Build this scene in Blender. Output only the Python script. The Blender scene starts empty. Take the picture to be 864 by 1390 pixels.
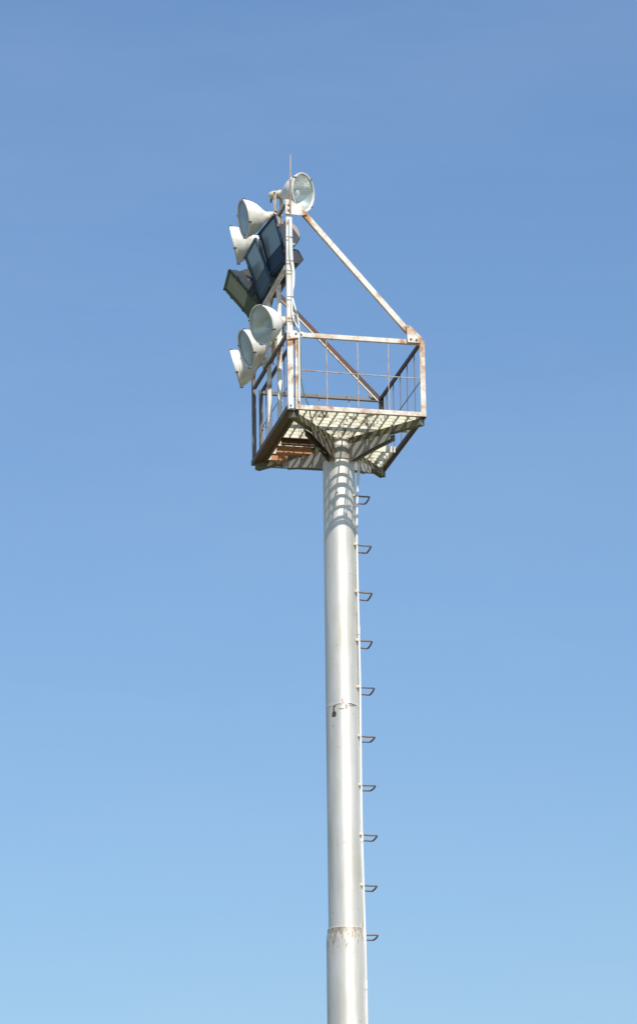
import bpy, bmesh, math, random
from mathutils import Vector, Matrix
random.seed(7)
V = Vector
R_ = math.radians
scene = bpy.context.scene
C = scene.collection
HP = 16.87            # height of the platform underside above the ground
OFF = V((0, 0, HP))

# ------------------------------------------------------------------ materials
def newmat(name):
    m = bpy.data.materials.new(name)
    m.use_nodes = True
    nt = m.node_tree
    return m, nt, nt.nodes['Principled BSDF']

def N(nt, t, **kw):
    n = nt.nodes.new(t)
    for k, v in kw.items():
        setattr(n, k, v)
    return n

def tex_noise(nt, scale, detail=4, rough=.55, stretch=(1, 1, 1), seed=0.0, co='Object', vary=False):
    tc = N(nt, 'ShaderNodeTexCoord')
    mp = N(nt, 'ShaderNodeMapping')
    mp.inputs['Scale'].default_value = stretch
    mp.inputs['Location'].default_value = (seed, seed * 1.7, seed * .6)
    src = tc.outputs[co]
    if vary:
        oi = N(nt, 'ShaderNodeObjectInfo')
        va = N(nt, 'ShaderNodeVectorMath', operation='ADD')
        nt.links.new(src, va.inputs[0]); nt.links.new(mth(nt, 'MULTIPLY', oi.outputs['Random'], 37.0), va.inputs[1])
        src = va.outputs[0]
    nt.links.new(src, mp.inputs['Vector'])
    n = N(nt, 'ShaderNodeTexNoise')
    n.inputs['Scale'].default_value = scale
    n.inputs['Detail'].default_value = detail
    n.inputs['Roughness'].default_value = rough
    nt.links.new(mp.outputs[0], n.inputs['Vector'])
    return n.outputs['Fac']

def ramp(nt, fac, a, b, ca=(0, 0, 0, 1), cb=(1, 1, 1, 1)):
    r = N(nt, 'ShaderNodeValToRGB')
    r.color_ramp.elements[0].position = a
    r.color_ramp.elements[1].position = b
    r.color_ramp.elements[0].color = ca
    r.color_ramp.elements[1].color = cb
    nt.links.new(fac, r.inputs['Fac'])
    return r.outputs['Color']

def mixc(nt, fac, a, b, mode='MIX'):
    m = N(nt, 'ShaderNodeMix', data_type='RGBA', blend_type=mode)
    for s, v in ((m.inputs['Factor'], fac), (m.inputs[6], a), (m.inputs[7], b)):
        if isinstance(v, (int, float)):
            s.default_value = v
        elif isinstance(v, tuple):
            s.default_value = v if len(v) == 4 else v + (1,)
        else:
            nt.links.new(v, s)
    return m.outputs[2]

def mth(nt, op, a, b=None, c=None, clamp=False):
    m = N(nt, 'ShaderNodeMath', operation=op)
    m.use_clamp = clamp
    for i, v in enumerate((a, b, c)):
        if v is None:
            continue
        if isinstance(v, (int, float)):
            m.inputs[i].default_value = v
        else:
            nt.links.new(v, m.inputs[i])
    return m.outputs[0]

def bump(nt, b, h, s=.3, d=.01):
    n = N(nt, 'ShaderNodeBump')
    n.inputs['Strength'].default_value = s
    n.inputs['Distance'].default_value = d
    nt.links.new(h, n.inputs['Height'])
    nt.links.new(n.outputs[0], b.inputs['Normal'])

def painted(name, base, rust=(.30, .105, .04), lo=.5, hi=.62, dirt=(.30, .25, .19), scale=5, rough=.55,
            moss=None, mlo=.5, mhi=.62, dark=.35, joints=(), vary=False, dsc=2.3):
    """old paint: base colour, dirt film, rust patches (and moss when asked)"""
    m, nt, b = newmat(name)
    d = ramp(nt, tex_noise(nt, dsc, 5, .65, seed=3, vary=vary), .42, .75)
    d = mth(nt, 'MULTIPLY', d, dark)
    col = mixc(nt, d, base, dirt)
    fine = tex_noise(nt, scale, 7, .7, seed=11, vary=vary)
    big = tex_noise(nt, 1.1, 2, .5, seed=5)
    f = mth(nt, 'ADD', mth(nt, 'MULTIPLY', fine, .65), mth(nt, 'MULTIPLY', big, .35))
    if joints:
        tc = N(nt, 'ShaderNodeTexCoord')
        for jx, jy, jz, jr, js in joints:
            dn = N(nt, 'ShaderNodeVectorMath', operation='DISTANCE')
            nt.links.new(tc.outputs['Object'], dn.inputs[0]); dn.inputs[1].default_value = (jx, jy, jz + HP)
            k = mth(nt, 'SUBTRACT', 1.0, mth(nt, 'DIVIDE', dn.outputs['Value'], jr), clamp=True)
            f = mth(nt, 'ADD', f, mth(nt, 'MULTIPLY', k, js))
    rmask = ramp(nt, f, lo, hi)
    rc = mixc(nt, tex_noise(nt, 25, 3, .6, seed=2), rust, tuple(v * 1.9 for v in rust))
    col = mixc(nt, rmask, col, rc)
    if moss:
        mm = ramp(nt, tex_noise(nt, 9, 6, .7, seed=21), mlo, mhi)
        mc = mixc(nt, tex_noise(nt, 40, 2, .5, seed=8), moss, tuple(v * 2.0 for v in moss))
        col = mixc(nt, mm, col, mc)
    nt.links.new(col, b.inputs['Base Color'])
    b.inputs['Roughness'].default_value = rough
    b.inputs['Specular IOR Level'].default_value = .28
    bump(nt, b, fine, .35, .004)
    return m

def plain(name, col, rough=.5, metal=0.0, var=.15, scale=8):
    m, nt, b = newmat(name)
    n = tex_noise(nt, scale, 5, .6)
    c = mixc(nt, ramp(nt, n, .3, .75), tuple(v * (1 - var) for v in col), tuple(min(1, v * (1 + var)) for v in col))
    nt.links.new(c, b.inputs['Base Color'])
    b.inputs['Roughness'].default_value = rough
    b.inputs['Metallic'].default_value = metal
    return m

M = {}
JT = ((.88, -1.14, 1.05, .3, .06), (.88, -1.14, .02, .28, .13), (-.87, -1.14, .93, .2, .13), (-.66, -1.15, 2.66, .14, .14), (-.78, -1.14, .05, .2, .09),
      (-.89, -1.14, 2.55, .10, .12), (.70, -1.14, 1.25, .2, .08), (-.91, -.54, 1.0, .2, .12), (-.91, -.54, 1.9, .2, .07), (-.91, .09, .9, .2, .08))
M['frame'] = painted('chipped_white_paint', (.85, .81, .73), rust=(.30, .16, .07), lo=.535, hi=.63, dirt=(.50, .40, .28), dark=.65, dsc=4, scale=8, joints=JT)
M['rail'] = painted('rusty_white_paint', (.84, .77, .67), rust=(.31, .165, .075), lo=.485, hi=.62, dirt=(.45, .34, .21), dark=.75, dsc=4, scale=8, joints=JT)
M['brown'] = painted('brown_rusted_channel', (.15, .115, .07), rust=(.13, .06, .032), lo=.42, hi=.6, dirt=(.10, .085, .06),
                     moss=(.10, .10, .035), mlo=.55, mhi=.68)
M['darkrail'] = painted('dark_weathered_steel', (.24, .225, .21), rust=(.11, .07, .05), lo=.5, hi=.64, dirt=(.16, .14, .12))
M['darkred'] = painted('dark_red_brown_channel', (.085, .06, .05), rust=(.10, .045, .03), lo=.45, hi=.6, dirt=(.06, .05, .04))
M['oxide'] = painted('orange_oxide_joist', (.56, .27, .13), rust=(.34, .13, .06), lo=.5, hi=.7, dirt=(.5, .33, .2))
M['grate'] = painted('cream_mossy_grating', (.84, .785, .62), rust=(.12, .085, .05), lo=.535, hi=.60, dirt=(.42, .40, .27), scale=9,
                     moss=(.13, .14, .05), mlo=.58, mhi=.68, dark=.5)
M['mossy'] = painted('mossy_steel', (.20, .19, .15), rust=(.07, .045, .03), lo=.46, hi=.6, dirt=(.09, .08, .05), scale=8,
                     moss=(.12, .125, .04), mlo=.48, mhi=.60)
M['fin'] = painted('grey_streaked_fin', (.38, .365, .33), rust=(.15, .10, .07), lo=.56, hi=.7, dirt=(.22, .21, .17), scale=7)
M['finbrown'] = painted('brown_stained_fin', (.17, .145, .115), rust=(.09, .055, .035), lo=.5, hi=.62, dirt=(.11, .09, .06), scale=7)
M['rodgrey'] = painted('tan_grey_rod', (.52, .46, .40), rust=(.28, .15, .08), lo=.5, hi=.6, scale=12)
M['lamp'] = painted('cream_white_enamel', (.84, .815, .74), rust=(.30, .22, .14), lo=.60, hi=.74, dirt=(.46, .40, .29), scale=9, rough=.5, dark=.85, vary=True, dsc=5)
M['lampback'] = painted('aged_cream_canister', (.74, .68, .54), rust=(.34, .22, .10), lo=.56, hi=.68, dirt=(.50, .42, .28), scale=14, rough=.5, dark=.6, vary=True)
M['yellowed'] = painted('yellowed_bracket', (.72, .62, .44), rust=(.36, .19, .09), lo=.52, hi=.62, scale=12)
M['clip'] = plain('dark_clip', (.13, .115, .09), .6, .2)
M['screw'] = plain('black_screw', (.03, .03, .035), .6, .2)
M['bolt'] = plain('bolt_steel', (.17, .13, .11), .5, .6)
M['litter'] = plain('dead_leaves', (.07, .055, .03), .9, 0, .3)
M['rung'] = painted('rusty_rung', (.21, .185, .165), rust=(.17, .10, .065), lo=.44, hi=.62, scale=12)
M['conduit'] = plain('white_conduit', (.80, .80, .78), .45, 0, .07, 3)
M['cable'] = plain('pale_cable', (.62, .60, .52), .6)
M['greencable'] = plain('green_grey_cable', (.17, .18, .11), .6)
M['tie'] = plain('cable_tie', (.22, .19, .16), .6)
M['rod'] = painted('lightning_rod', (.42, .35, .30), rust=(.25, .12, .07), lo=.45, hi=.6, scale=14)
M['navymid'] = painted('faded_blue_face_frame', (.030, .070, .12), rust=(.06, .055, .05), lo=.62, hi=.74, dirt=(.07, .11, .15), rough=.5)
M['navy'] = painted('navy_face_frame', (.006, .022, .068), rust=(.06, .055, .05), lo=.62, hi=.74, dirt=(.012, .035, .065), rough=.55)
M['navyold'] = painted('green_stained_face_frame', (.05, .07, .07), rust=(.07, .05, .03), lo=.6, hi=.7, dirt=(.08, .09, .05),
                       moss=(.055, .085, .025), mlo=.42, mhi=.56)
M['barrel'] = painted('dark_housing', (.050, .048, .055), rust=(.10, .055, .04), lo=.56, hi=.7, dirt=(.10, .10, .11), rough=.45)
M['housing_side'] = painted('shadowed_side_plate', (.085, .08, .085), rust=(.12, .07, .05), lo=.55, hi=.7, dirt=(.05, .05, .055))  # grey end plate with a neighbouring lamp's shadow put into its colour
M['endplate'] = painted('grey_end_plate', (.44, .40, .37), rust=(.20, .13, .10), lo=.55, hi=.7, dirt=(.26, .22, .22))

# mirror-like reflector
m, nt, b = newmat('reflector_aluminium')
b.inputs['Base Color'].default_value = (.93, .91, .86, 1)
b.inputs['Metallic'].default_value = .62
b.inputs['Roughness'].default_value = .30
M['reflector'] = m
m, nt, b = newmat('frosted_lamp_bulb')
b.inputs['Base Color'].default_value = (.80, .84, .84, 1)
b.inputs['Roughness'].default_value = .35
M['bulb'] = m

def glass_mat(name, dust_col, dust, rough=.03):
    m, nt, b = newmat(name)
    out = nt.nodes['Material Output']
    tr = N(nt, 'ShaderNodeBsdfTransparent'); tr.inputs[0].default_value = (.88, .94, .93, 1)
    gl = N(nt, 'ShaderNodeBsdfGlossy'); gl.inputs['Roughness'].default_value = rough
    lw = N(nt, 'ShaderNodeLayerWeight'); lw.inputs[0].default_value = .5
    fr = mth(nt, 'ADD', mth(nt, 'MULTIPLY', mth(nt, 'POWER', lw.outputs['Facing'], 4.0), .9), .05, clamp=True)
    mx = N(nt, 'ShaderNodeMixShader')
    nt.links.new(fr, mx.inputs[0]); nt.links.new(tr.outputs[0], mx.inputs[1]); nt.links.new(gl.outputs[0], mx.inputs[2])
    b.inputs['Base Color'].default_value = dust_col + (1,)
    b.inputs['Roughness'].default_value = .3
    mx2 = N(nt, 'ShaderNodeMixShader')
    d = tex_noise(nt, 5, 4, .6, (1, 1, .4), 4)
    dd = mth(nt, 'ADD', mth(nt, 'MULTIPLY', ramp(nt, d, .35, .7), dust * .35), dust * .8, clamp=True)
    nt.links.new(dd, mx2.inputs[0]); nt.links.new(mx.outputs[0], mx2.inputs[1]); nt.links.new(b.outputs[0], mx2.inputs[2])
    nt.links.new(mx2.outputs[0], out.inputs['Surface'])
    return m
M['glass'] = glass_mat('clear_domed_glass', (.66, .66, .61), .12)
M['duskglass'] = glass_mat('dusty_glass', (.38, .42, .43), .66)
M['tealglass'] = glass_mat('teal_flat_glass', (.19, .255, .27), .85, .10)
M['mossglass'] = glass_mat('algae_stained_glass', (.19, .20, .13), .9, .2)

# mast paint: silver grey with weld seam, rust and grime streaks (object z = height above ground)
def mast_mat():
    m, nt, b = newmat('silver_mast_paint')
    tc = N(nt, 'ShaderNodeTexCoord')
    sp = N(nt, 'ShaderNodeSeparateXYZ'); nt.links.new(tc.outputs['Object'], sp.inputs[0])
    x, y, z = sp.outputs
    streak = tex_noise(nt, 9, 5, .6, (1, 1, .10), 2)
    blot = tex_noise(nt, 2.2, 5, .6, (1, 1, .5), 6)
    col = mixc(nt, ramp(nt, streak, .40, .75), (.83, .78, .705), (.66, .615, .54))
    col = mixc(nt, mth(nt, 'MULTIPLY', ramp(nt, blot, .48, .70), .6), col, (.64, .58, .46))
    # faint yellow-green streaks
    g = ramp(nt, tex_noise(nt, 7, 3, .5, (1, 1, .18), 31), .66, .78)
    col = mixc(nt, mth(nt, 'MULTIPLY', g, .35), col, (.50, .48, .24))
    # tiny dark specks
    sk = ramp(nt, tex_noise(nt, 26, 2, .5, (1, 1, .7), 12), .715, .75)
    col = mixc(nt, mth(nt, 'MULTIPLY', sk, .8), col, (.16, .12, .10))
    def blob(cx, cz, rx, rz, edge=.35, warp=.02):
        """soft-edged ellipse on the camera side, centre (x, z), radii, roughened by noise"""
        n = tex_noise(nt, 30, 4, .7, seed=cx * 7 + cz)
        n = mth(nt, 'SUBTRACT', n, .5)
        dx = mth(nt, 'DIVIDE', mth(nt, 'ADD', mth(nt, 'SUBTRACT', x, cx), mth(nt, 'MULTIPLY', n, warp)), rx)
        dz = mth(nt, 'DIVIDE', mth(nt, 'ADD', mth(nt, 'SUBTRACT', z, cz), mth(nt, 'MULTIPLY', n, warp * 1.5)), rz)
        r2 = mth(nt, 'ADD', mth(nt, 'MULTIPLY', dx, dx), mth(nt, 'MULTIPLY', dz, dz))
        s = mth(nt, 'DIVIDE', mth(nt, 'SUBTRACT', 1.0, r2), edge, clamp=True)
        front = mth(nt, 'LESS_THAN', y, 0)
        return mth(nt, 'MULTIPLY', s, front)
    zs = HP - 3.615
    dark = (.085, .04, .035)
    for cx, cz, rx, rz in ((-.150, zs - .125, .026, .042), (-.152, zs - .07, .009, .05), (-.145, zs - .02, .014, .018),
                           (.000, zs - .035, .009, .048), (-.10, zs + .003, .045, .006), (-.045, zs + .016, .03, .006),
                           (.05, zs + .012, .04, .008), (.105, zs + .002, .05, .009), (-.06, zs - .06, .05, .006)):
        col = mixc(nt, mth(nt, 'MULTIPLY', blob(cx, cz, rx, rz), .92), col, dark)
    for cx, cz, rx, rz in ((-.045, zs + .05, .022, .035), (-.03, zs + .01, .03, .02), (.07, zs - .012, .05, .016)):
        col = mixc(nt, mth(nt, 'MULTIPLY', blob(cx, cz, rx, rz, .8), .6), col, (.46, .20, .14))
    # rust runs below the flared joint
    zc = HP - 6.49
    dz = mth(nt, 'SUBTRACT', zc, z)                       # metres below the joint
    run = tex_noise(nt, 30, 6, .8, (1, 1, .22), 44)
    lowf = tex_noise(nt, 5, 2, .5, (1, 1, .01), 17)
    fade = mth(nt, 'ADD', mth(nt, 'ADD', .245, mth(nt, 'MULTIPLY', lowf, .42)), mth(nt, 'MULTIPLY', dz, .60))
    rmask = mth(nt, 'DIVIDE', mth(nt, 'SUBTRACT', run, fade), .05, clamp=True)
    inr = mth(nt, 'GREATER_THAN', dz, -.012)
    inr2 = mth(nt, 'LESS_THAN', dz, .34)
    rmask = mth(nt, 'MULTIPLY', mth(nt, 'MULTIPLY', rmask, inr), inr2)
    col = mixc(nt, mth(nt, 'MULTIPLY', rmask, .75), col, mixc(nt, ramp(nt, tex_noise(nt, 60, 3, .6, (1, 1, .3), 9), .4, .6), (.20, .12, .08), (.62, .44, .26)))
    nt.links.new(col, b.inputs['Base Color'])
    b.inputs['Metallic'].default_value = .50
    b.inputs['Roughness'].default_value = .58
    b.inputs['Anisotropic'].default_value = .55
    b.inputs['Anisotropic Rotation'].default_value = .25
    tg = N(nt, 'ShaderNodeTangent', direction_type='RADIAL', axis='Z'); nt.links.new(tg.outputs[0], b.inputs['Tangent'])
    bump(nt, b, mth(nt, 'ADD', streak, blot), .15, .006)
    return m
M['mast'] = mast_mat()

m, nt, b = newmat('dry_grass_ground')
g = mixc(nt, tex_noise(nt, .8, 6, .6), (.075, .08, .035), (.14, .125, .07))
nt.links.new(g, b.inputs['Base Color']); b.inputs['Roughness'].default_value = .9
M['ground'] = m

# ------------------------------------------------------------------ mesh helpers
def obj(name, bm, mat, parent=None, smooth=False, lift=True, bevel=0):
    if lift:
        bmesh.ops.translate(bm, verts=bm.verts, vec=OFF)
    bmesh.ops.recalc_face_normals(bm, faces=bm.faces)
    me = bpy.data.meshes.new(name)
    bm.to_mesh(me); bm.free()
    me.materials.append(mat)
    if smooth:
        for p in me.polygons:
            p.use_smooth = True
        me.set_sharp_from_angle(angle=R_(40))
    o = bpy.data.objects.new(name, me)
    C.objects.link(o)
    if parent:
        o.parent = parent
    if bevel:
        bv = o.modifiers.new('bevel', 'BEVEL'); bv.width = bevel; bv.segments = 2; bv.limit_method = 'ANGLE'
    return o

def ext(bm, prof, p1, p2, ux, uy):
    """extrude a 2-D profile along p1->p2; ux, uy are the profile's axes"""
    p1, p2, ux, uy = V(p1), V(p2), V(ux).normalized(), V(uy).normalized()
    a = [bm.verts.new(p1 + ux * u + uy * v) for u, v in prof]
    b_ = [bm.verts.new(p2 + ux * u + uy * v) for u, v in prof]
    n = len(prof)
    for i in range(n):
        bm.faces.new((a[i], a[(i + 1) % n], b_[(i + 1) % n], b_[i]))
    bm.faces.new(a[::-1]); bm.faces.new(b_)

def box(bm, lo, hi):
    (x0, y0, z0), (x1, y1, z1) = lo, hi
    ext(bm, [(0, 0), (x1 - x0, 0), (x1 - x0, y1 - y0), (0, y1 - y0)], (x0, y0, z0), (x0, y0, z1), (1, 0, 0), (0, 1, 0))

def Lp(w, h=None, t=.007):
    h = h or w
    return [(0, 0), (w, 0), (w, t), (t, t), (t, h), (0, h)]

def Up(w, h, t=.007):
    """channel: web along ux (w), flanges along uy (h)"""
    return [(0, 0), (w, 0), (w, h), (w - t, h), (w - t, t), (t, t), (t, h), (0, h)]

def tube(bm, pts, r, seg=8, radii=None):
    pts = [V(p) for p in pts]
    rings = []
    n = len(pts)
    up = V((.13, .27, .95)).normalized()
    for i, p in enumerate(pts):
        d = (pts[min(i + 1, n - 1)] - pts[max(i - 1, 0)]).normalized()
        a = d.cross(up)
        if a.length < .05:
            a = d.cross(V((1, 0, 0)))
        a.normalize(); b_ = d.cross(a).normalized()
        rr = radii[i] if radii else r
        rings.append([bm.verts.new(p + (a * math.cos(t) + b_ * math.sin(t)) * rr) for t in [2 * math.pi * k / seg for k in range(seg)]])
    for i in range(n - 1):
        for k in range(seg):
            bm.faces.new((rings[i][k], rings[i][(k + 1) % seg], rings[i + 1][(k + 1) % seg], rings[i + 1][k]))
    bm.faces.new(rings[0][::-1]); bm.faces.new(rings[-1])

def smooth_path(pts, sub=6):
    P = [V(p) for p in pts]
    P = [P[0]] + P + [P[-1]]
    out = []
    for i in range(1, len(P) - 2):
        for k in range(sub):
            t = k / sub
            a, b_, c, d = P[i - 1], P[i], P[i + 1], P[i + 2]
            out.append(.5 * ((2 * b_) + (c - a) * t + (2 * a - 5 * b_ + 4 * c - d) * t * t + (3 * b_ - a - 3 * c + d) * t ** 3))
    out.append(P[-2])
    return out

def lathe(bm, prof, mat=Matrix.Identity(4), seg=48, cap0=False, cap1=False):
    """profile (s, r) revolved round the local X axis, then moved by mat"""
    rings = []
    for s, r in prof:
        if r < 1e-5:
            rings.append([bm.verts.new(mat @ V((s, 0, 0)))])
        else:
            rings.append([bm.verts.new(mat @ V((s, r * math.cos(2 * math.pi * k / seg), r * math.sin(2 * math.pi * k / seg)))) for k in range(seg)])
    for a, b_ in zip(rings, rings[1:]):
        for k in range(seg):
            k2 = (k + 1) % seg
            if len(a) == 1:
                bm.faces.new((a[0], b_[k2], b_[k]))
            elif len(b_) == 1:
                bm.faces.new((a[k], a[k2], b_[0]))
            else:
                bm.faces.new((a[k], a[k2], b_[k2], b_[k]))
    if cap0 and len(rings[0]) > 1:
        bm.faces.new(rings[0][::-1])
    if cap1 and len(rings[-1]) > 1:
        bm.faces.new(rings[-1])

def thing(name, label, cat, loc=(0, 0, 0), rotz=0, group=None):
    o = bpy.data.objects.new(name, None)
    o.empty_display_size = .3
    C.objects.link(o)
    o.location = loc; o.rotation_euler = (0, 0, rotz)
    o['label'] = label; o['category'] = cat
    if group:
        o['group'] = group
    return o

B = bmesh.new

# ------------------------------------------------------------------ ground
bm = B()
S = 6000
bmesh.ops.create_grid(bm, x_segments=8, y_segments=8, size=S)
o = obj('ground', bm, M['ground'], lift=False)
o['kind'] = 'structure'

# ------------------------------------------------------------------ the mast
mast = thing('floodlight_mast', 'tall silver tubular mast carrying a rusty caged work platform, with rungs up its right side', 'light mast')
UPZ = Matrix.Rotation(-math.pi / 2, 4, 'Y')      # local x axis -> +z
def zlathe(name, prof, mat, seg=96, cap0=True, cap1=True):
    bm = B()
    lathe(bm, prof, UPZ, seg, cap0, cap1)
    return obj(name, bm, mat, mast, smooth=True, lift=False)
# flared joint and lower tube
prof = [(0.03, .300)]
prof += [(HP - 12.5, .272), (HP - 6.80, .2535), (HP - 6.68, .253), (HP - 6.62, .251), (HP - 6.56, .243), (HP - 6.505, .2345), (HP - 6.49, .236), (HP - 6.482, .235), (HP - 6.476, .228)]
zlathe('lower_tube', prof, M['mast'], cap0=True, cap1=True)
prof = [(HP - 6.485, .2225), (HP - 6.40, .2222), (HP - 3.66, .2157), (HP - 3.624, .2156), (HP - 3.620, .2166), (HP - 3.608, .2166), (HP - 3.604, .2155), (HP - 3.57, .2154), (HP - 1.5, .209), (HP - .08, .2067), (HP - .03, .2065)]
zlathe('upper_tube', prof, M['mast'])
bm = B()
lathe(bm, [(0, .42), (.03, .42)], UPZ, 48, True, True)
obj('base_flange', bm, M['mast'], mast, lift=False)

# rungs
for i in range(10):
    z = (-.779, -1.446, -2.083, -2.733, -3.354, -3.998, -4.639, -5.278, -5.927, -6.561)[i]
    j = random.uniform(-.006, .006)
    q = random.uniform(-.012, .010); k = random.uniform(-.012, .012)
    path = [(.165, -.130, z - .008), (.22, -.118, z - .005), (.30, -.10, z + j), (.375 + q, -.108, z + j), (.387 + q, -.103, z + j), (.392 + q, -.085, z + j),
            (.408 + q, .06, z + k / 2), (.408 + q, .19, z + k), (.402 + q, .208, z + k), (.385 + q, .216, z + k), (.27, .20, z + k / 2), (.13, .165, z)]
    bm = B(); tube(bm, path, .0115, 8)
    r = obj('rung', bm, M['rung'], mast, smooth=True)
    bm = B()
    box(bm, (.150, -.160, z - .020), (.188, -.110, z + .010))
    obj('rung_bracket', bm, M['yellowed'], r, bevel=.004)

# white conduit running down the right side of the mast
Rv, Tv = V((.975, -.222, 0)), V((-.222, -.975, 0))
pts = []
for z, lat, t in ((-.02, .30, .10), (-.25, .272, .08), (-.5, .256, .07), (-.85, .232, .072), (-1.3, .219, .072), (-1.9, .218, .072), (-2.6, .223, .072),
                  (-3.2, .227, .072), (-3.9, .222, .074), (-4.6, .217, .074), (-5.2, .216, .075), (-5.8, .222, .075), (-6.35, .228, .075),
                  (-6.65, .232, .125), (-7.2, .235, .125), (-8.5, .238, .125), (-12, .25, .14), (-16.8, .27, .15)):
    pts.append(Rv * lat + Tv * t + V((0, 0, z)))
bm = B(); tube(bm, smooth_path(pts, 5), .0155, 12)
cond = obj('conduit', bm, M['conduit'], mast, smooth=True)
for z, lat, t in ((-.50, .256, .07), (-2.6, .223, .072), (-5.32, .217, .075), (-7.2, .235, .125)):
    bm = B(); p = Rv * lat + Tv * t + V((0, 0, z)); tube(bm, [p + V((0, 0, -.055)), p + V((0, 0, .055))], .0195, 12)
    obj('conduit_coupler', bm, M['conduit'], cond, smooth=True)

# ------------------------------------------------------------------ platform
A, Bh = .90, 1.14
bm = B()
# front edge (light face), outer frame
ext(bm, Lp(.058, .05), (-.795, -Bh, .004), (A, -Bh, .004), (0, 0, 1), (0, 1, 0))
front = obj('platform_frame', bm, M['rail'], mast)
bm = B(); ext(bm, Lp(.065, .05), (-.80, Bh, .0), (A, Bh, .0), (0, 0, 1), (0, -1, 0)); obj('edge_angle', bm, M['frame'], front)
bm = B()
ext(bm, Up(.125, .065), (-.925, -Bh + .012, -.012), (-.925, Bh + .02, -.012), (1, 0, 0), (0, 0, 1))
box(bm, (-.800, -Bh + .03, -.042), (-.765, Bh - .02, -.002))
o = obj('edge_channel', bm, M['brown'], mast); o['label'] = 'brown rusty edge channel'
bm = B()
ext(bm, Up(.055, .05), (.848, -Bh + .009, -.006), (.848, Bh + .014, -.006), (1, 0, 0), (0, 0, 1))
obj('edge_channel', bm, M['darkred'], mast)
bm = B()
box(bm, (-.79, Bh - .05, -.035), (.84, Bh - .003, -.004))
obj('edge_channel', bm, M['mossy'], mast)

# grating: flat bars on edge, open hatch on the right
def grating(x0, x1, y0, y1, skip=None):
    bm = B()
    h = .042
    ny = int(round((y1 - y0) / .115)); nx = int(round((x1 - x0) / .13))
    for i in range(ny + 1):
        y = y0 + (y1 - y0) * i / ny
        w = random.uniform(-.002, .002)
        box(bm, (x0, y - .0045, .008 + w), (x1, y + .0045, .008 + h + w))
    for i in range(nx + 1):
        x = x0 + (x1 - x0) * i / nx
        for k in range(ny):
            ya, yb = y0 + (y1 - y0) * k / ny + .0035, y0 + (y1 - y0) * (k + 1) / ny - .0035
            w = random.uniform(-.003, .003)
            box(bm, (x - .0065, ya + .002, .004), (x + .0065, yb - .002, .006 + h))
    return bm
for x0, x1, y0, y1 in ((-.785, .825, -1.08, -.52), (-.785, .285, -.505, .24), (-.785, .825, .255, 1.07)):
    obj('grating', grating(x0, x1, y0, y1), M['grate'], front)
for gx, gy in ((-.42, -.93), (-.10, -.72), (.22, -.99), (-.55, -.62), (.30, -.66), (-.62, .12), (.62, .75), (.02, -.90)):
    bm = B()
    for _ in range(14):
        p = V((gx + random.gauss(0, .035), gy + random.gauss(0, .035), .045 + random.uniform(0, .022)))
        a = V((random.uniform(-1, 1), random.uniform(-1, 1), random.uniform(-.5, .5))).normalized() * random.uniform(.018, .035)
        b_ = a.cross(V((random.uniform(-.3, .3), random.uniform(-.3, .3), 1))).normalized() * random.uniform(.008, .016)
        bm.faces.new([bm.verts.new(p + q) for q in (a, b_, -a, -b_)])
    obj('leaf_litter', bm, M['litter'], front)
# hatch edge, joists
bm = B()
box(bm, (.292, .225, -.03), (.825, .250, .052)); box(bm, (.292, -.515, -.01), (.306, .223, .05)); box(bm, (.308, -.514, -.01), (.825, -.508, .05))
obj('hatch_rim', bm, M['grate'], front)
bm = B(); ext(bm, Up(.095, .05), (-.762, .012, -.098), (-.19, .012, -.098), (0, 0, 1), (0, -1, 0)); obj('joist', bm, M['brown'], front)
for yy, zz in ((.30, -.095), (.63, -.095)):
    bm = B()
    box(bm, (-.76, yy, zz), (-.16, yy + .008, -.004)); box(bm, (-.76, yy + .010, zz - .002), (-.16, yy + .08, zz + .006))
    o = obj('joist', bm, M['oxide'], front); o['label'] = 'orange oxide joist'
bm = B(); box(bm, (.21, -.035, -.085), (.29, .03, -.004)); obj('joist', bm, M['mossy'], front)

# diagonal support arms with tapering fins
for sx, sy in ((-1, -1), (1, -1), (-1, 1), (1, 1)):
    e = V((sx * .86, sy * 1.09, 0)); d = e.normalized(); n = V((-d.y, d.x, 0)); s = d * .12
    bm = B()
    zt = -.0135 if sx < 0 else -.0125
    ext(bm, [(-.04, -.085), (.04, -.085), (.04, 0), (-.04, 0)], s + V((0, 0, zt)), e + V((0, 0, zt)), n, (0, 0, 1))
    arm = obj('support_arm', bm, M['mossy'], mast)
    for sd in (-1, 1):
        bm = B()
        a0, a1 = d * .15 + n * sd * .047, d * .90 + n * sd * .047
        pr = [a0 + V((0, 0, -.104)), a1 + V((0, 0, -.104)), a1 + V((0, 0, -.185)), d * .62 + n * sd * .047 + V((0, 0, -.238)), d * .40 + n * sd * .047 + V((0, 0, -.290)), a0 + d * .10 + V((0, 0, -.338)), a0 + V((0, 0, -.345))]
        f1 = [bm.verts.new(p + n * sd * .005) for p in pr]; f2 = [bm.verts.new(p - n * sd * .004) for p in pr]
        bm.faces.new(f1); bm.faces.new(f2[::-1])
        for i in range(len(pr)):
            j = (i + 1) % len(pr)
            bm.faces.new((f1[i], f1[j], f2[j], f2[i]))
        obj('fin', bm, M['finbrown'] if (sx, sy) == (-1, -1) else M['fin'], arm)
# mast head collar
bm = B(); lathe(bm, [(HP - .30, .209), (HP - .30, .2185), (HP - .12, .2185), (HP - .12, .2075)], UPZ, 64)
obj('head_collar', bm, M['fin'], mast, smooth=True, lift=False)

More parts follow.
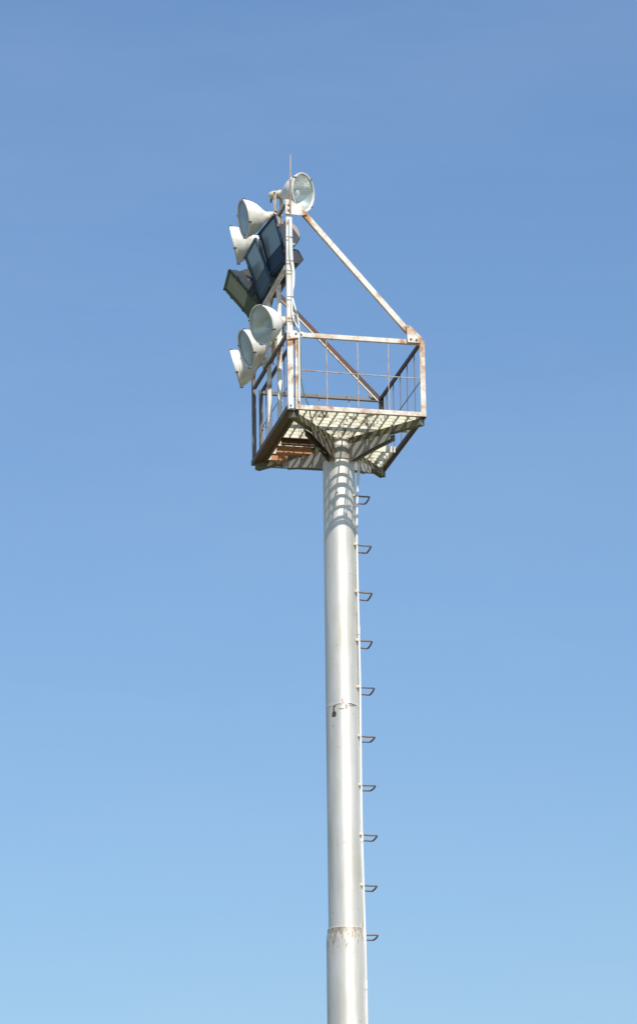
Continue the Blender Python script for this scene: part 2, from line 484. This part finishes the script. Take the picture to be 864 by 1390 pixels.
# ------------------------------------------------------------------ railing
H = 1.05
def rail(p1, p2, ux, uy, mat, prof=None, name='handrail'):
    bm = B(); ext(bm, prof or Lp(.058, .05), p1, p2, ux, uy); return obj(name, bm, mat, mast)
rail((-.70, -Bh, H - .058), (A - .01, -Bh, H - .058), (0, 0, 1), (0, 1, 0), M['rail'])
rail((A - .065, -Bh + .06, H - .007), (A - .065, Bh - .005, H - .007), (1, 0, 0), (0, 0, -1), M['darkred'], Lp(.06, .05))
rail((-.80, Bh, H - .06), (A - .01, Bh, H - .06), (0, 0, 1), (0, -1, 0), M['darkrail'], Lp(.06, .055))
rail((-.80, -Bh + .06, H - .009), (-.80, Bh - .06, H - .009), (1, 0, 0), (0, 0, -1), M['brown'], Lp(.055, .055))
# corner posts
rail((-.815, -Bh - .003, .0), (-.815, -Bh - .003, H - .02), (1, 0, 0), (0, 1, 0), M['rail'], Lp(.062, .05), 'railing_post')
rail((A, -Bh - .004, .004), (A, -Bh - .004, H + .004), (-1, 0, 0), (0, 1, 0), M['rail'], Lp(.068, .06), 'railing_post')
rail((A, Bh + .004, .004), (A, Bh + .004, H + .002), (-1, 0, 0), (0, -1, 0), M['darkrail'], Lp(.06, .06), 'railing_post')
rail((-.815, Bh + .003, .0), (-.815, Bh + .003, H + .002), (1, 0, 0), (0, -1, 0), M['darkrail'], Lp(.055, .06), 'railing_post')
def rod(p1, p2, mat, r=.0065):
    bm = B()
    pm = (V(p1) + V(p2)) / 2 + V((random.uniform(-.006, .006), random.uniform(-.006, .006), random.uniform(-.004, .004)))
    tube(bm, [p1, pm, p2], r, 8); return obj('railing_rod', bm, mat, mast, smooth=True)
for x in (-.40, .01, .42):
    rod((x, -Bh + .018, .05), (x, -Bh + .018, H - .01), M['rodgrey'], .0074)
    rod((x, Bh - .018, .05), (x, Bh - .018, H - .01), M['rodgrey'], .0065)
for y in (-.66, -.28, .10, .48, .86):
    rod((A - .02, y, .04), (A - .02, y, H - .01), M['rung'], .0065)
for y in (-.76, -.36, .04, .44, .82):
    rod((-.79, y, .04), (-.79, y, H - .01), M['rung'], .006)
rod((-.76, -Bh + .033, .545), (A - .01, -Bh + .033, .53), M['rodgrey'], .0070)
rod((-.78, Bh - .034, .53), (A - .01, Bh - .034, .53), M['rung'])
rod((A - .034, -Bh + .02, .53), (A - .034, Bh - .02, .53), M['rung'])
rod((-.776, -Bh + .03, .53), (-.776, Bh - .02, .53), M['rung'], .006)

# ------------------------------------------------------------------ lamp frame on the left side
XF = -.915
rail((XF, -Bh - .006, -.005), (XF, -Bh - .006, 2.86), (1, 0, 0), (0, 1, 0), M['frame'], Lp(.072, .06), 'lamp_frame_post')
rail((XF, Bh + .006, -.01), (XF, Bh + .006, 2.90), (1, 0, 0), (0, -1, 0), M['darkrail'], Lp(.06, .06), 'lamp_frame_post')
rail((XF, -.545, .012), (XF, -.545, 1.93), (1, 0, 0), (0, 1, 0), M['frame'], Lp(.055, .05), 'lamp_frame_post')
rail((XF, .09, .012), (XF, .09, 1.93), (1, 0, 0), (0, 1, 0), M['frame'], Lp(.05, .05), 'lamp_frame_post')
for z, mt, x, w in ((H + .005, 'brown', -.925, .06), (1.985, 'rail', -.93, .075), (2.90, 'rail', -.925, .07)):
    rail((x, -Bh + .055, z), (x, Bh - .056, z), (1, 0, 0), (0, 0, -1), M[mt], Lp(w, .055), 'crossbar')
# braces
rail((-.80, -Bh - .012, 2.80), (.675, -Bh - .012, 1.122), (.75, 0, .66), (0, 1, 0), M['rail'], Lp(.068, .05), 'brace')
rail((-.86, Bh - .010, 2.735), (.84, Bh - .010, .985), (.70, 0, .71), (0, 1, 0), M['darkred'], Up(.075, .03), 'brace')
bm = B(); ext(bm, [(0, 0), (.014, 0), (.014, .03), (0, .03)], (-.87, Bh - .045, 2.73), (.83, Bh - .045, .975), (.70, 0, .71), (0, 1, 0))
obj('brace', bm, M['frame'], mast)

def plate(poly, y, mat, bolts, t=.008, bn=.013):
    bm = B()
    a = [bm.verts.new((x, y - t, z)) for x, z in poly]; b_ = [bm.verts.new((x, y, z)) for x, z in poly]
    bm.faces.new(a); bm.faces.new(b_[::-1])
    for i in range(len(poly)):
        j = (i + 1) % len(poly); bm.faces.new((a[i], a[j], b_[j], b_[i]))
    g = obj('gusset_plate', bm, mat, mast)
    for x, z in bolts:
        bm = B(); tube(bm, [(x, y - t + .002, z), (x, y - t - .012, z)], bn, 6)
        obj('bolt', bm, M['bolt'], g)
plate([(-.925, 2.875), (-.85, 2.875), (-.73, 2.76), (-.63, 2.685), (-.70, 2.665), (-.925, 2.675)], -Bh - .022, M['frame'], ((-.882, 2.80), (-.882, 2.725)))
plate([(.655, 1.235), (.70, 1.235), (.862, 1.075), (.835, 1.0), (.67, 1.0)], -Bh - .026, M['rail'], ((.712, 1.045), (.785, 1.04)))
plate([(-.925, 1.055), (-.79, 1.065), (-.70, 1.045), (-.70, .99), (-.83, .955), (-.925, .93)], -Bh - .014, M['frame'], ((-.805, 1.02), (-.735, 1.01)))
plate([(-.905, .085), (-.845, .085), (-.845, .005), (-.905, .005)], -Bh - .010, M['frame'], ((-.882, .04),), .006, .012)
# small brace plate far corner
bm = B(); box(bm, (.70, Bh + .004, 1.0), (.80, Bh + .012, 1.10)); obj('gusset_plate', bm, M['frame'], mast)

# lightning rod
bm = B()
tube(bm, [(-.863, -Bh - .03, 2.69), (-.858, -Bh - .03, 3.13), (-.858, -Bh - .03, 3.15), (-.857, -Bh - .03, 3.16), (-.852, -Bh - .03, 3.50), (-.851, -Bh - .03, 3.53)], .012, 8,
     radii=[.013, .013, .017, .0095, .009, .003])
obj('lightning_rod', bm, M['rod'], mast, smooth=True)

# cables strapped to the front post, looping loose near the rail
yb = -Bh - .020
bm = B()
tube(bm, smooth_path([(-.85, yb, 2.62), (-.846, yb, 2.2), (-.838, yb, 2.02), (-.822, yb, 1.88), (-.826, yb, 1.7), (-.848, yb, 1.55), (-.81, yb - .01, 1.35), (-.775, yb - .01, 1.2), (-.765, yb - .005, 1.07), (-.768, yb, .9), (-.768, yb, .45), (-.775, yb, .10)]), .0115, 8)
c1 = obj('cable', bm, M['conduit'], mast, smooth=True)
bm = B()
tube(bm, smooth_path([(-.872, yb - .004, 2.62), (-.868, yb - .004, 2.1), (-.842, yb - .006, 1.9), (-.845, yb - .004, 1.62), (-.85, yb, 1.3), (-.80, yb - .02, 1.13), (-.77, yb - .02, 1.08), (-.75, yb, 1.02)]), .012, 8)
obj('cable', bm, M['conduit'], mast, smooth=True)
bm = B()
tube(bm, smooth_path([(-.835, yb + .01, 1.42), (-.80, yb - .02, 1.30), (-.82, yb - .02, 1.22), (-.785, yb - .02, 1.12), (-.755, yb, 1.09)]), .010, 8)
obj('cable', bm, M['greencable'], mast, smooth=True)
bm = B()
tube(bm, smooth_path([(-.752, yb, .98), (-.748, yb, .60), (-.745, yb, .42), (-.71, yb + .01, .22), (-.66, yb + .02, .09), (-.63, yb + .05, .02), (-.58, yb + .2, -.05)]), .0085, 8)
obj('cable', bm, M['greencable'], mast, smooth=True)
bm = B()
tube(bm, smooth_path([(.15, -.98, .01), (.165, -.97, -.12), (.155, -.93, -.20), (.165, -.80, -.14), (.16, -.55, -.03)]), .007, 8)
obj('cable', bm, M['greencable'], mast, smooth=True)
for z in (2.35, 2.02, 1.88, 1.52, 1.22):
    bm = B(); box(bm, (-.918, yb - .016, z - .006), (-.832, yb - .013, z + .006)); box(bm, (-.833, yb - .0128, z - .006), (-.829, yb + .02, z + .006))
    obj('cable_tie', bm, M['tie'], c1)

# ------------------------------------------------------------------ round floodlights
def round_light(label, px, axis, z_bar, glass, group, hood=False):
    """pivot px (platform coordinates), axis = direction the lamp faces, z_bar = height of the bar it stands on"""
    px = V(px); ax = V(axis).normalized()
    az = math.atan2(ax.y, ax.x); tilt = math.asin(ax.z)
    hgt = px.z - z_bar
    t = thing('round_floodlight', label, 'floodlight', px + OFF - V((0, 0, hgt)), az, group)
    T = Matrix.Translation((0, 0, hgt)) @ Matrix.Rotation(-tilt, 4, 'Y')
    def part(name, bm, mat, parent=t, smooth=True, bevel=0):
        return obj(name, bm, mat, parent, smooth, lift=False, bevel=bevel)
    bm = B()
    lathe(bm, [(.045, .057), (.07, .060), (.095, .069), (.118, .085), (.145, .112), (.18, .149), (.22, .183), (.265, .212), (.31, .233), (.35, .246), (.378, .253),
               (.384, .261), (.405, .2625), (.408, .258), (.406, .240), (.385, .238), (.30, .205), (.20, .138), (.12, .062), (.06, .05)], T, 56)
    bell = part('bell_housing', bm, M['lamp'])
    bm = B()
    lathe(bm, [(.042, .0), (.042, .057), (-.02, .056), (-.085, .054), (-.115, .046), (-.13, .030), (-.132, 0)], T, 32)
    can = part('canister', bm, M['lampback'])
    bm = B()
    lathe(bm, [(.044, .057), (.044, .064), (.030, .064), (.030, .0565)], T, 32); lathe(bm, [(-.052, .055), (-.052, .060), (-.062, .060), (-.062, .055)], T, 32)
    part('collar_ring', bm, M['yellowed'], can)
    bm = B(); tube(bm, [T @ V((-.10, 0, -.045)), T @ V((-.10, 0, -.085)), T @ V((-.095, 0, -.095))], .012, 8)
    part('cable_gland', bm, M['clip'], can)
    bm = B()
    lathe(bm, [(.125, .0), (.125, .045), (.16, .098), (.20, .134), (.25, .170), (.30, .199), (.345, .220), (.383, .236)], T, 56)
    part('reflector', bm, M['reflector'], bell)
    bm = B()
    lathe(bm, [(.126, .03), (.15, .03), (.17, .042), (.21, .060), (.26, .064), (.30, .055), (.325, .035), (.332, 0)], T, 24)
    part('bulb', bm, M['bulb'], bell)
    bm = B()
    lathe(bm, [(.3885, .2375), (.397, .19), (.404, .12), (.407, .05), (.408, 0)], T, 56)
    part('glass', bm, M[glass], bell)
    for k in range(4):
        a = math.pi / 4 + k * math.pi / 2 + .25
        mtx = T @ Matrix.Rotation(a, 4, 'X')
        bm = B()
        for lo, hi in (((.372, -.007, .250), (.412, .007, .2695)), ((.4125, -.007, .247), (.417, .007, .266)), ((.372, -.010, .2700), (.390, .010, .2745))):
            b2 = len(bm.verts); box(bm, lo, hi); bm.verts.ensure_lookup_table()
            for v in bm.verts[b2:]:
                v.co = mtx @ v.co
        part('clip', bm, M['clip'], bell, False)
    # U bracket standing on the bar
    bm = B()
    for s in (-1, 1):
        ya, yb_ = sorted((s * .070, s * .077))
        box(bm, (-.020, ya, .008), (.020, yb_, hgt + .025))
    box(bm, (-.020, -.0695, .001), (.020, .0695, .0085))
    br = part('bracket', bm, M['yellowed'], t, False, .002)
    for s in (-1, 1):
        bm = B(); tube(bm, [(0, s * .060, hgt), (0, s * .090, hgt)], .011, 6); part('bolt', bm, M['bolt'], br, False)
    return t

def cam_dir(r, tw, z):
    """direction from: right, towards the viewer's side of the mast, up"""
    return Rv * r + Tv * tw + V((0, 0, z))
round_light('white bell-shaped floodlight at the very top, glass turned right towards the diagonal brace', (-.905, -.62, 3.165), cam_dir(.84, .54, -.15), 2.905, 'glass', 'round white floodlights')
round_light('upper white bell floodlight facing left with grey-blue glass, just above the dark box lamps', (-.88, -.15, 3.06), cam_dir(-.95, .25, -.19), 2.905, 'duskglass', 'round white floodlights')
round_light('upper left white bell seen from its side with no glass showing', (-.87, .52, 3.00), cam_dir(-.98, -.06, -.19), 2.905, 'duskglass', 'round white floodlights')
round_light('clear-glass white floodlight beside the tall post, highest of the lower three bells', (-.90, -1.025, 1.243), cam_dir(-.81, .52, -.33), 1.063, 'glass', 'round white floodlights')
round_light('middle one of the three white bells at handrail height, grey glass facing left', (-.90, -.27, 1.234), cam_dir(-.92, .26, -.345), 1.063, 'duskglass', 'round white floodlights')
round_light('lowest white bell floodlight, edge-on at the far left of the handrail', (-.90, .346, 1.193), cam_dir(-.96, -.08, -.25), 1.063, 'duskglass', 'round white floodlights')

# ------------------------------------------------------------------ rectangular floodlights
def box_light(label, ctr, az, tilt, mats, z_bar, dark_side=False):
    """ctr = centre of the front face (platform coordinates); az = heading of the face; tilt = downward tilt"""
    ctr = V(ctr)
    W, Hh = .35, .325
    f = V((math.cos(az), math.sin(az), 0))
    foot = V((XF + .01, ctr.y, z_bar)) + OFF
    t = thing('box_floodlight', label, 'floodlight', foot, az, 'rectangular dark floodlights')
    loc = Matrix.Rotation(-az, 4, 'Z') @ ((ctr + OFF) - foot)
    T = Matrix.Translation(loc) @ Matrix.Rotation(tilt, 4, 'Y')       # local x = forward, y = lateral, z = up the face
    def tr(bm):
        for v in bm.verts:
            v.co = T @ v.co
        return bm
    def part(name, bm, mat, parent=t, smooth=False, bevel=0):
        return obj(name, tr(bm), mat, parent, smooth, lift=False, bevel=bevel)
    # face frame with a window above and a blank gear cover below
    zg = -.085
    bm = B()
    fr = .042; fl = .10
    box(bm, (-.03, -W, -Hh), (0, W, zg)); box(bm, (-.03, -W, Hh - fr), (0, W, Hh))
    box(bm, (-.03, -W, zg + .0005), (0, -W + fl, Hh - fr - .0005)); box(bm, (-.03, W - fr, zg + .0005), (0, W, Hh - fr - .0005))
    face = part('face_frame', bm, M[mats[0]], bevel=.005)
    bm = B(); box(bm, (-.012, -W + fl + .001, zg + .001), (-.007, W - fr - .001, Hh - fr - .001))
    part('glass', bm, M[mats[1]], face)
    bm = B()      # raised cover lip
    box(bm, (.002, -W + .03, -Hh + .03), (.006, W - .03, zg - .02)); part('gear_cover', bm, M[mats[0]], face, bevel=.002)
    for y, z in ((-W + .02, Hh - .02), (W - .02, Hh - .02), (-W + .02, -Hh + .02), (W - .02, -Hh + .02), (-W + .02, zg), (W - .02, zg)):
        bm = B(); tube(bm, [(-.035, y, z), (.012, y, z)], .012, 6); part('screw', bm, M['screw'], face)
    for y in (-W - .004, W + .004):
        for z in (-.20, .16):
            bm = B(); box(bm, (-.045, y - .006, z - .022), (.004, y + .006, z + .022)); part('clip', bm, M['clip'], face, bevel=.003)
    # barrel housing: half-round profile extruded across
    w = W - .03
    pr = [(-.031, Hh - .012), (-.06, Hh - .030)]
    for k in range(0, 15):
        a = math.pi / 2 - k * math.pi / 14
        pr.append((-.125 - .175 * math.sin(k * math.pi / 14), .035 + .18 * math.cos(k * math.pi / 14)))
    pr += [(-.031, -.150)]
    def prism(prof, y0, y1):
        bm = B(); ext(bm, prof, (0, y0, 0), (0, y1, 0), (1, 0, 0), (0, 0, 1)); return bm
    hs = part('housing', prism(pr, -w, w), M['barrel'], smooth=True)
    for s in (-1, 1):
        y0, y1 = sorted((s * (w + .001), s * (w + .007)))
        cx, cz = -.13, .06
        pe = [(cx + (x - cx) * .965, cz + (z - cz) * .965) for x, z in pr]
        o = part('end_plate', prism(pe, y0, y1), M['housing_side'] if dark_side else M['endplate'], hs)  # dark_side paints the shadow of the lamps beside it over the plate
        if dark_side:
            ya, yb2 = sorted((s * (w + .008), s * (w + .012)))
            o2 = part('side_flange', prism([(-.033, Hh - .02), (-.075, Hh - .045), (-.14, .19), (-.145, -.02), (-.033, -.06)], ya, yb2), M['endplate'], o)  # lighter piece near the face, left out of the painted shadow
    pg = [(-.0315, -.156), (-.19, -.158), (-.245, -.185), (-.285, -.325), (-.20, -.375), (-.06, -Hh - .01), (-.0315, -Hh + .008)]
    gb = part('gear_box', prism(pg, -w + .05, w - .05), M['barrel'], bevel=.008)
    # yoke: arms from the bar up to the housing ends
    piv = T @ V((-.13, 0, .05))
    bm = B()
    for s in (-1, 1):
        y = s * (w + .016)
        ext(bm, [(-.02, -.003), (.02, -.003), (.02, .003), (-.02, .003)], V((0, y, .004)), V((piv.x, y, piv.z + .03)), (1, 0, 0), (0, 1, 0))
    box(bm, (-.02, -w - .012, .002), (.02, w + .012, .010))
    yk = obj('yoke', bm, M['clip'], t, lift=False)
    for s in (-1, 1):
        bm = B(); tube(bm, [(piv.x, s * (w + .008), piv.z), (piv.x, s * (w + .05), piv.z)], .018, 10); obj('pivot_knob', bm, M['lampback'], yk, lift=False)
        bm = B(); tube(bm, [(piv.x - .04, s * (w + .008), piv.z - .05), (piv.x - .04, s * (w + .036), piv.z - .05)], .013, 6); obj('bolt', bm, M['clip'], yk, lift=False)
    return t
box_light('navy rectangular floodlight nearest the tall post, highest and largest of the three dark ones', (-1.0, -.634, 2.42), math.atan2(-.10, -.99), R_(14), ('navy', 'tealglass'), 1.99)
box_light('middle of the three dark rectangular floodlights, blue-grey glass over a blue gear cover', (-1.062, -.02, 2.335), math.atan2(-.0, -1), R_(20), ('navymid', 'tealglass'), 1.99)
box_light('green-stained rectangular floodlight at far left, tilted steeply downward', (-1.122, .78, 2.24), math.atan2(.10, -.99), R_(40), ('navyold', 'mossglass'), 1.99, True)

# ------------------------------------------------------------------ camera
cam = bpy.data.cameras.new('camera')
co = bpy.data.objects.new('camera', cam); C.objects.link(co)
yaw, pit, rol, f = 1.3467, .3197, -.0146, 4881.8
F = V((math.cos(pit) * math.cos(yaw), math.cos(pit) * math.sin(yaw), math.sin(pit)))
Rr = V((math.sin(yaw), -math.cos(yaw), 0)); U = Rr.cross(F)
c, s = math.cos(rol), math.sin(rol)
X = Rr * c + U * s; Y = U * c - Rr * s; Z = -F
mw = Matrix(((X.x, Y.x, Z.x, -10.1632), (X.y, Y.y, Z.y, -43.3958), (X.z, Y.z, Z.z, HP - 15.272), (0, 0, 0, 1)))
co.matrix_world = mw
cam.sensor_fit = 'HORIZONTAL'; cam.sensor_width = 36
cam.lens = f / 864 * 36
cam.shift_y = -45 / 864
cam.clip_start = .5; cam.clip_end = 20000
scene.camera = co

# ------------------------------------------------------------------ light
el = R_(52.2); saz = R_(10)                 # azimuth measured from -Y towards +X
sd = V((math.cos(el) * math.sin(saz), -math.cos(el) * math.cos(saz), math.sin(el)))
L = bpy.data.lights.new('sun', 'SUN'); L.energy = 5.0; L.angle = R_(.5); L.color = (1, .96, .89)
lo = bpy.data.objects.new('sun', L); C.objects.link(lo)
lo.rotation_euler = sd.to_track_quat('Z', 'Y').to_euler(); lo.location = (0, 0, 40)
w = bpy.data.worlds.new('World'); scene.world = w; w.use_nodes = True
nt = w.node_tree
bg = nt.nodes['Background']
sky = N(nt, 'ShaderNodeTexSky', sky_type='NISHITA')
sky.sun_disc = False; sky.sun_elevation = el; sky.sun_rotation = math.pi - saz
sky.altitude = 0; sky.air_density = 1.5; sky.dust_density = 1.0; sky.ozone_density = 1.0
wn = tex_noise(nt, 3.0, 6, .62, (1.6, 1.6, 7), 5, 'Generated')
wisp = mth(nt, 'MULTIPLY', ramp(nt, wn, .45, .80), .11)
skyc = mixc(nt, 1.0, sky.outputs[0], (.607, .763, .985), 'MULTIPLY')
nt.links.new(mixc(nt, wisp, skyc, (3.6, 4.6, 5.6)), bg.inputs[0])
bg.inputs[1].default_value = .143
scene.view_settings.view_transform = 'Standard'; scene.view_settings.look = 'None'
scene.view_settings.exposure = 0; scene.view_settings.gamma = 1
scene.cycles.max_bounces = 8
scene.cycles.transparent_max_bounces = 12
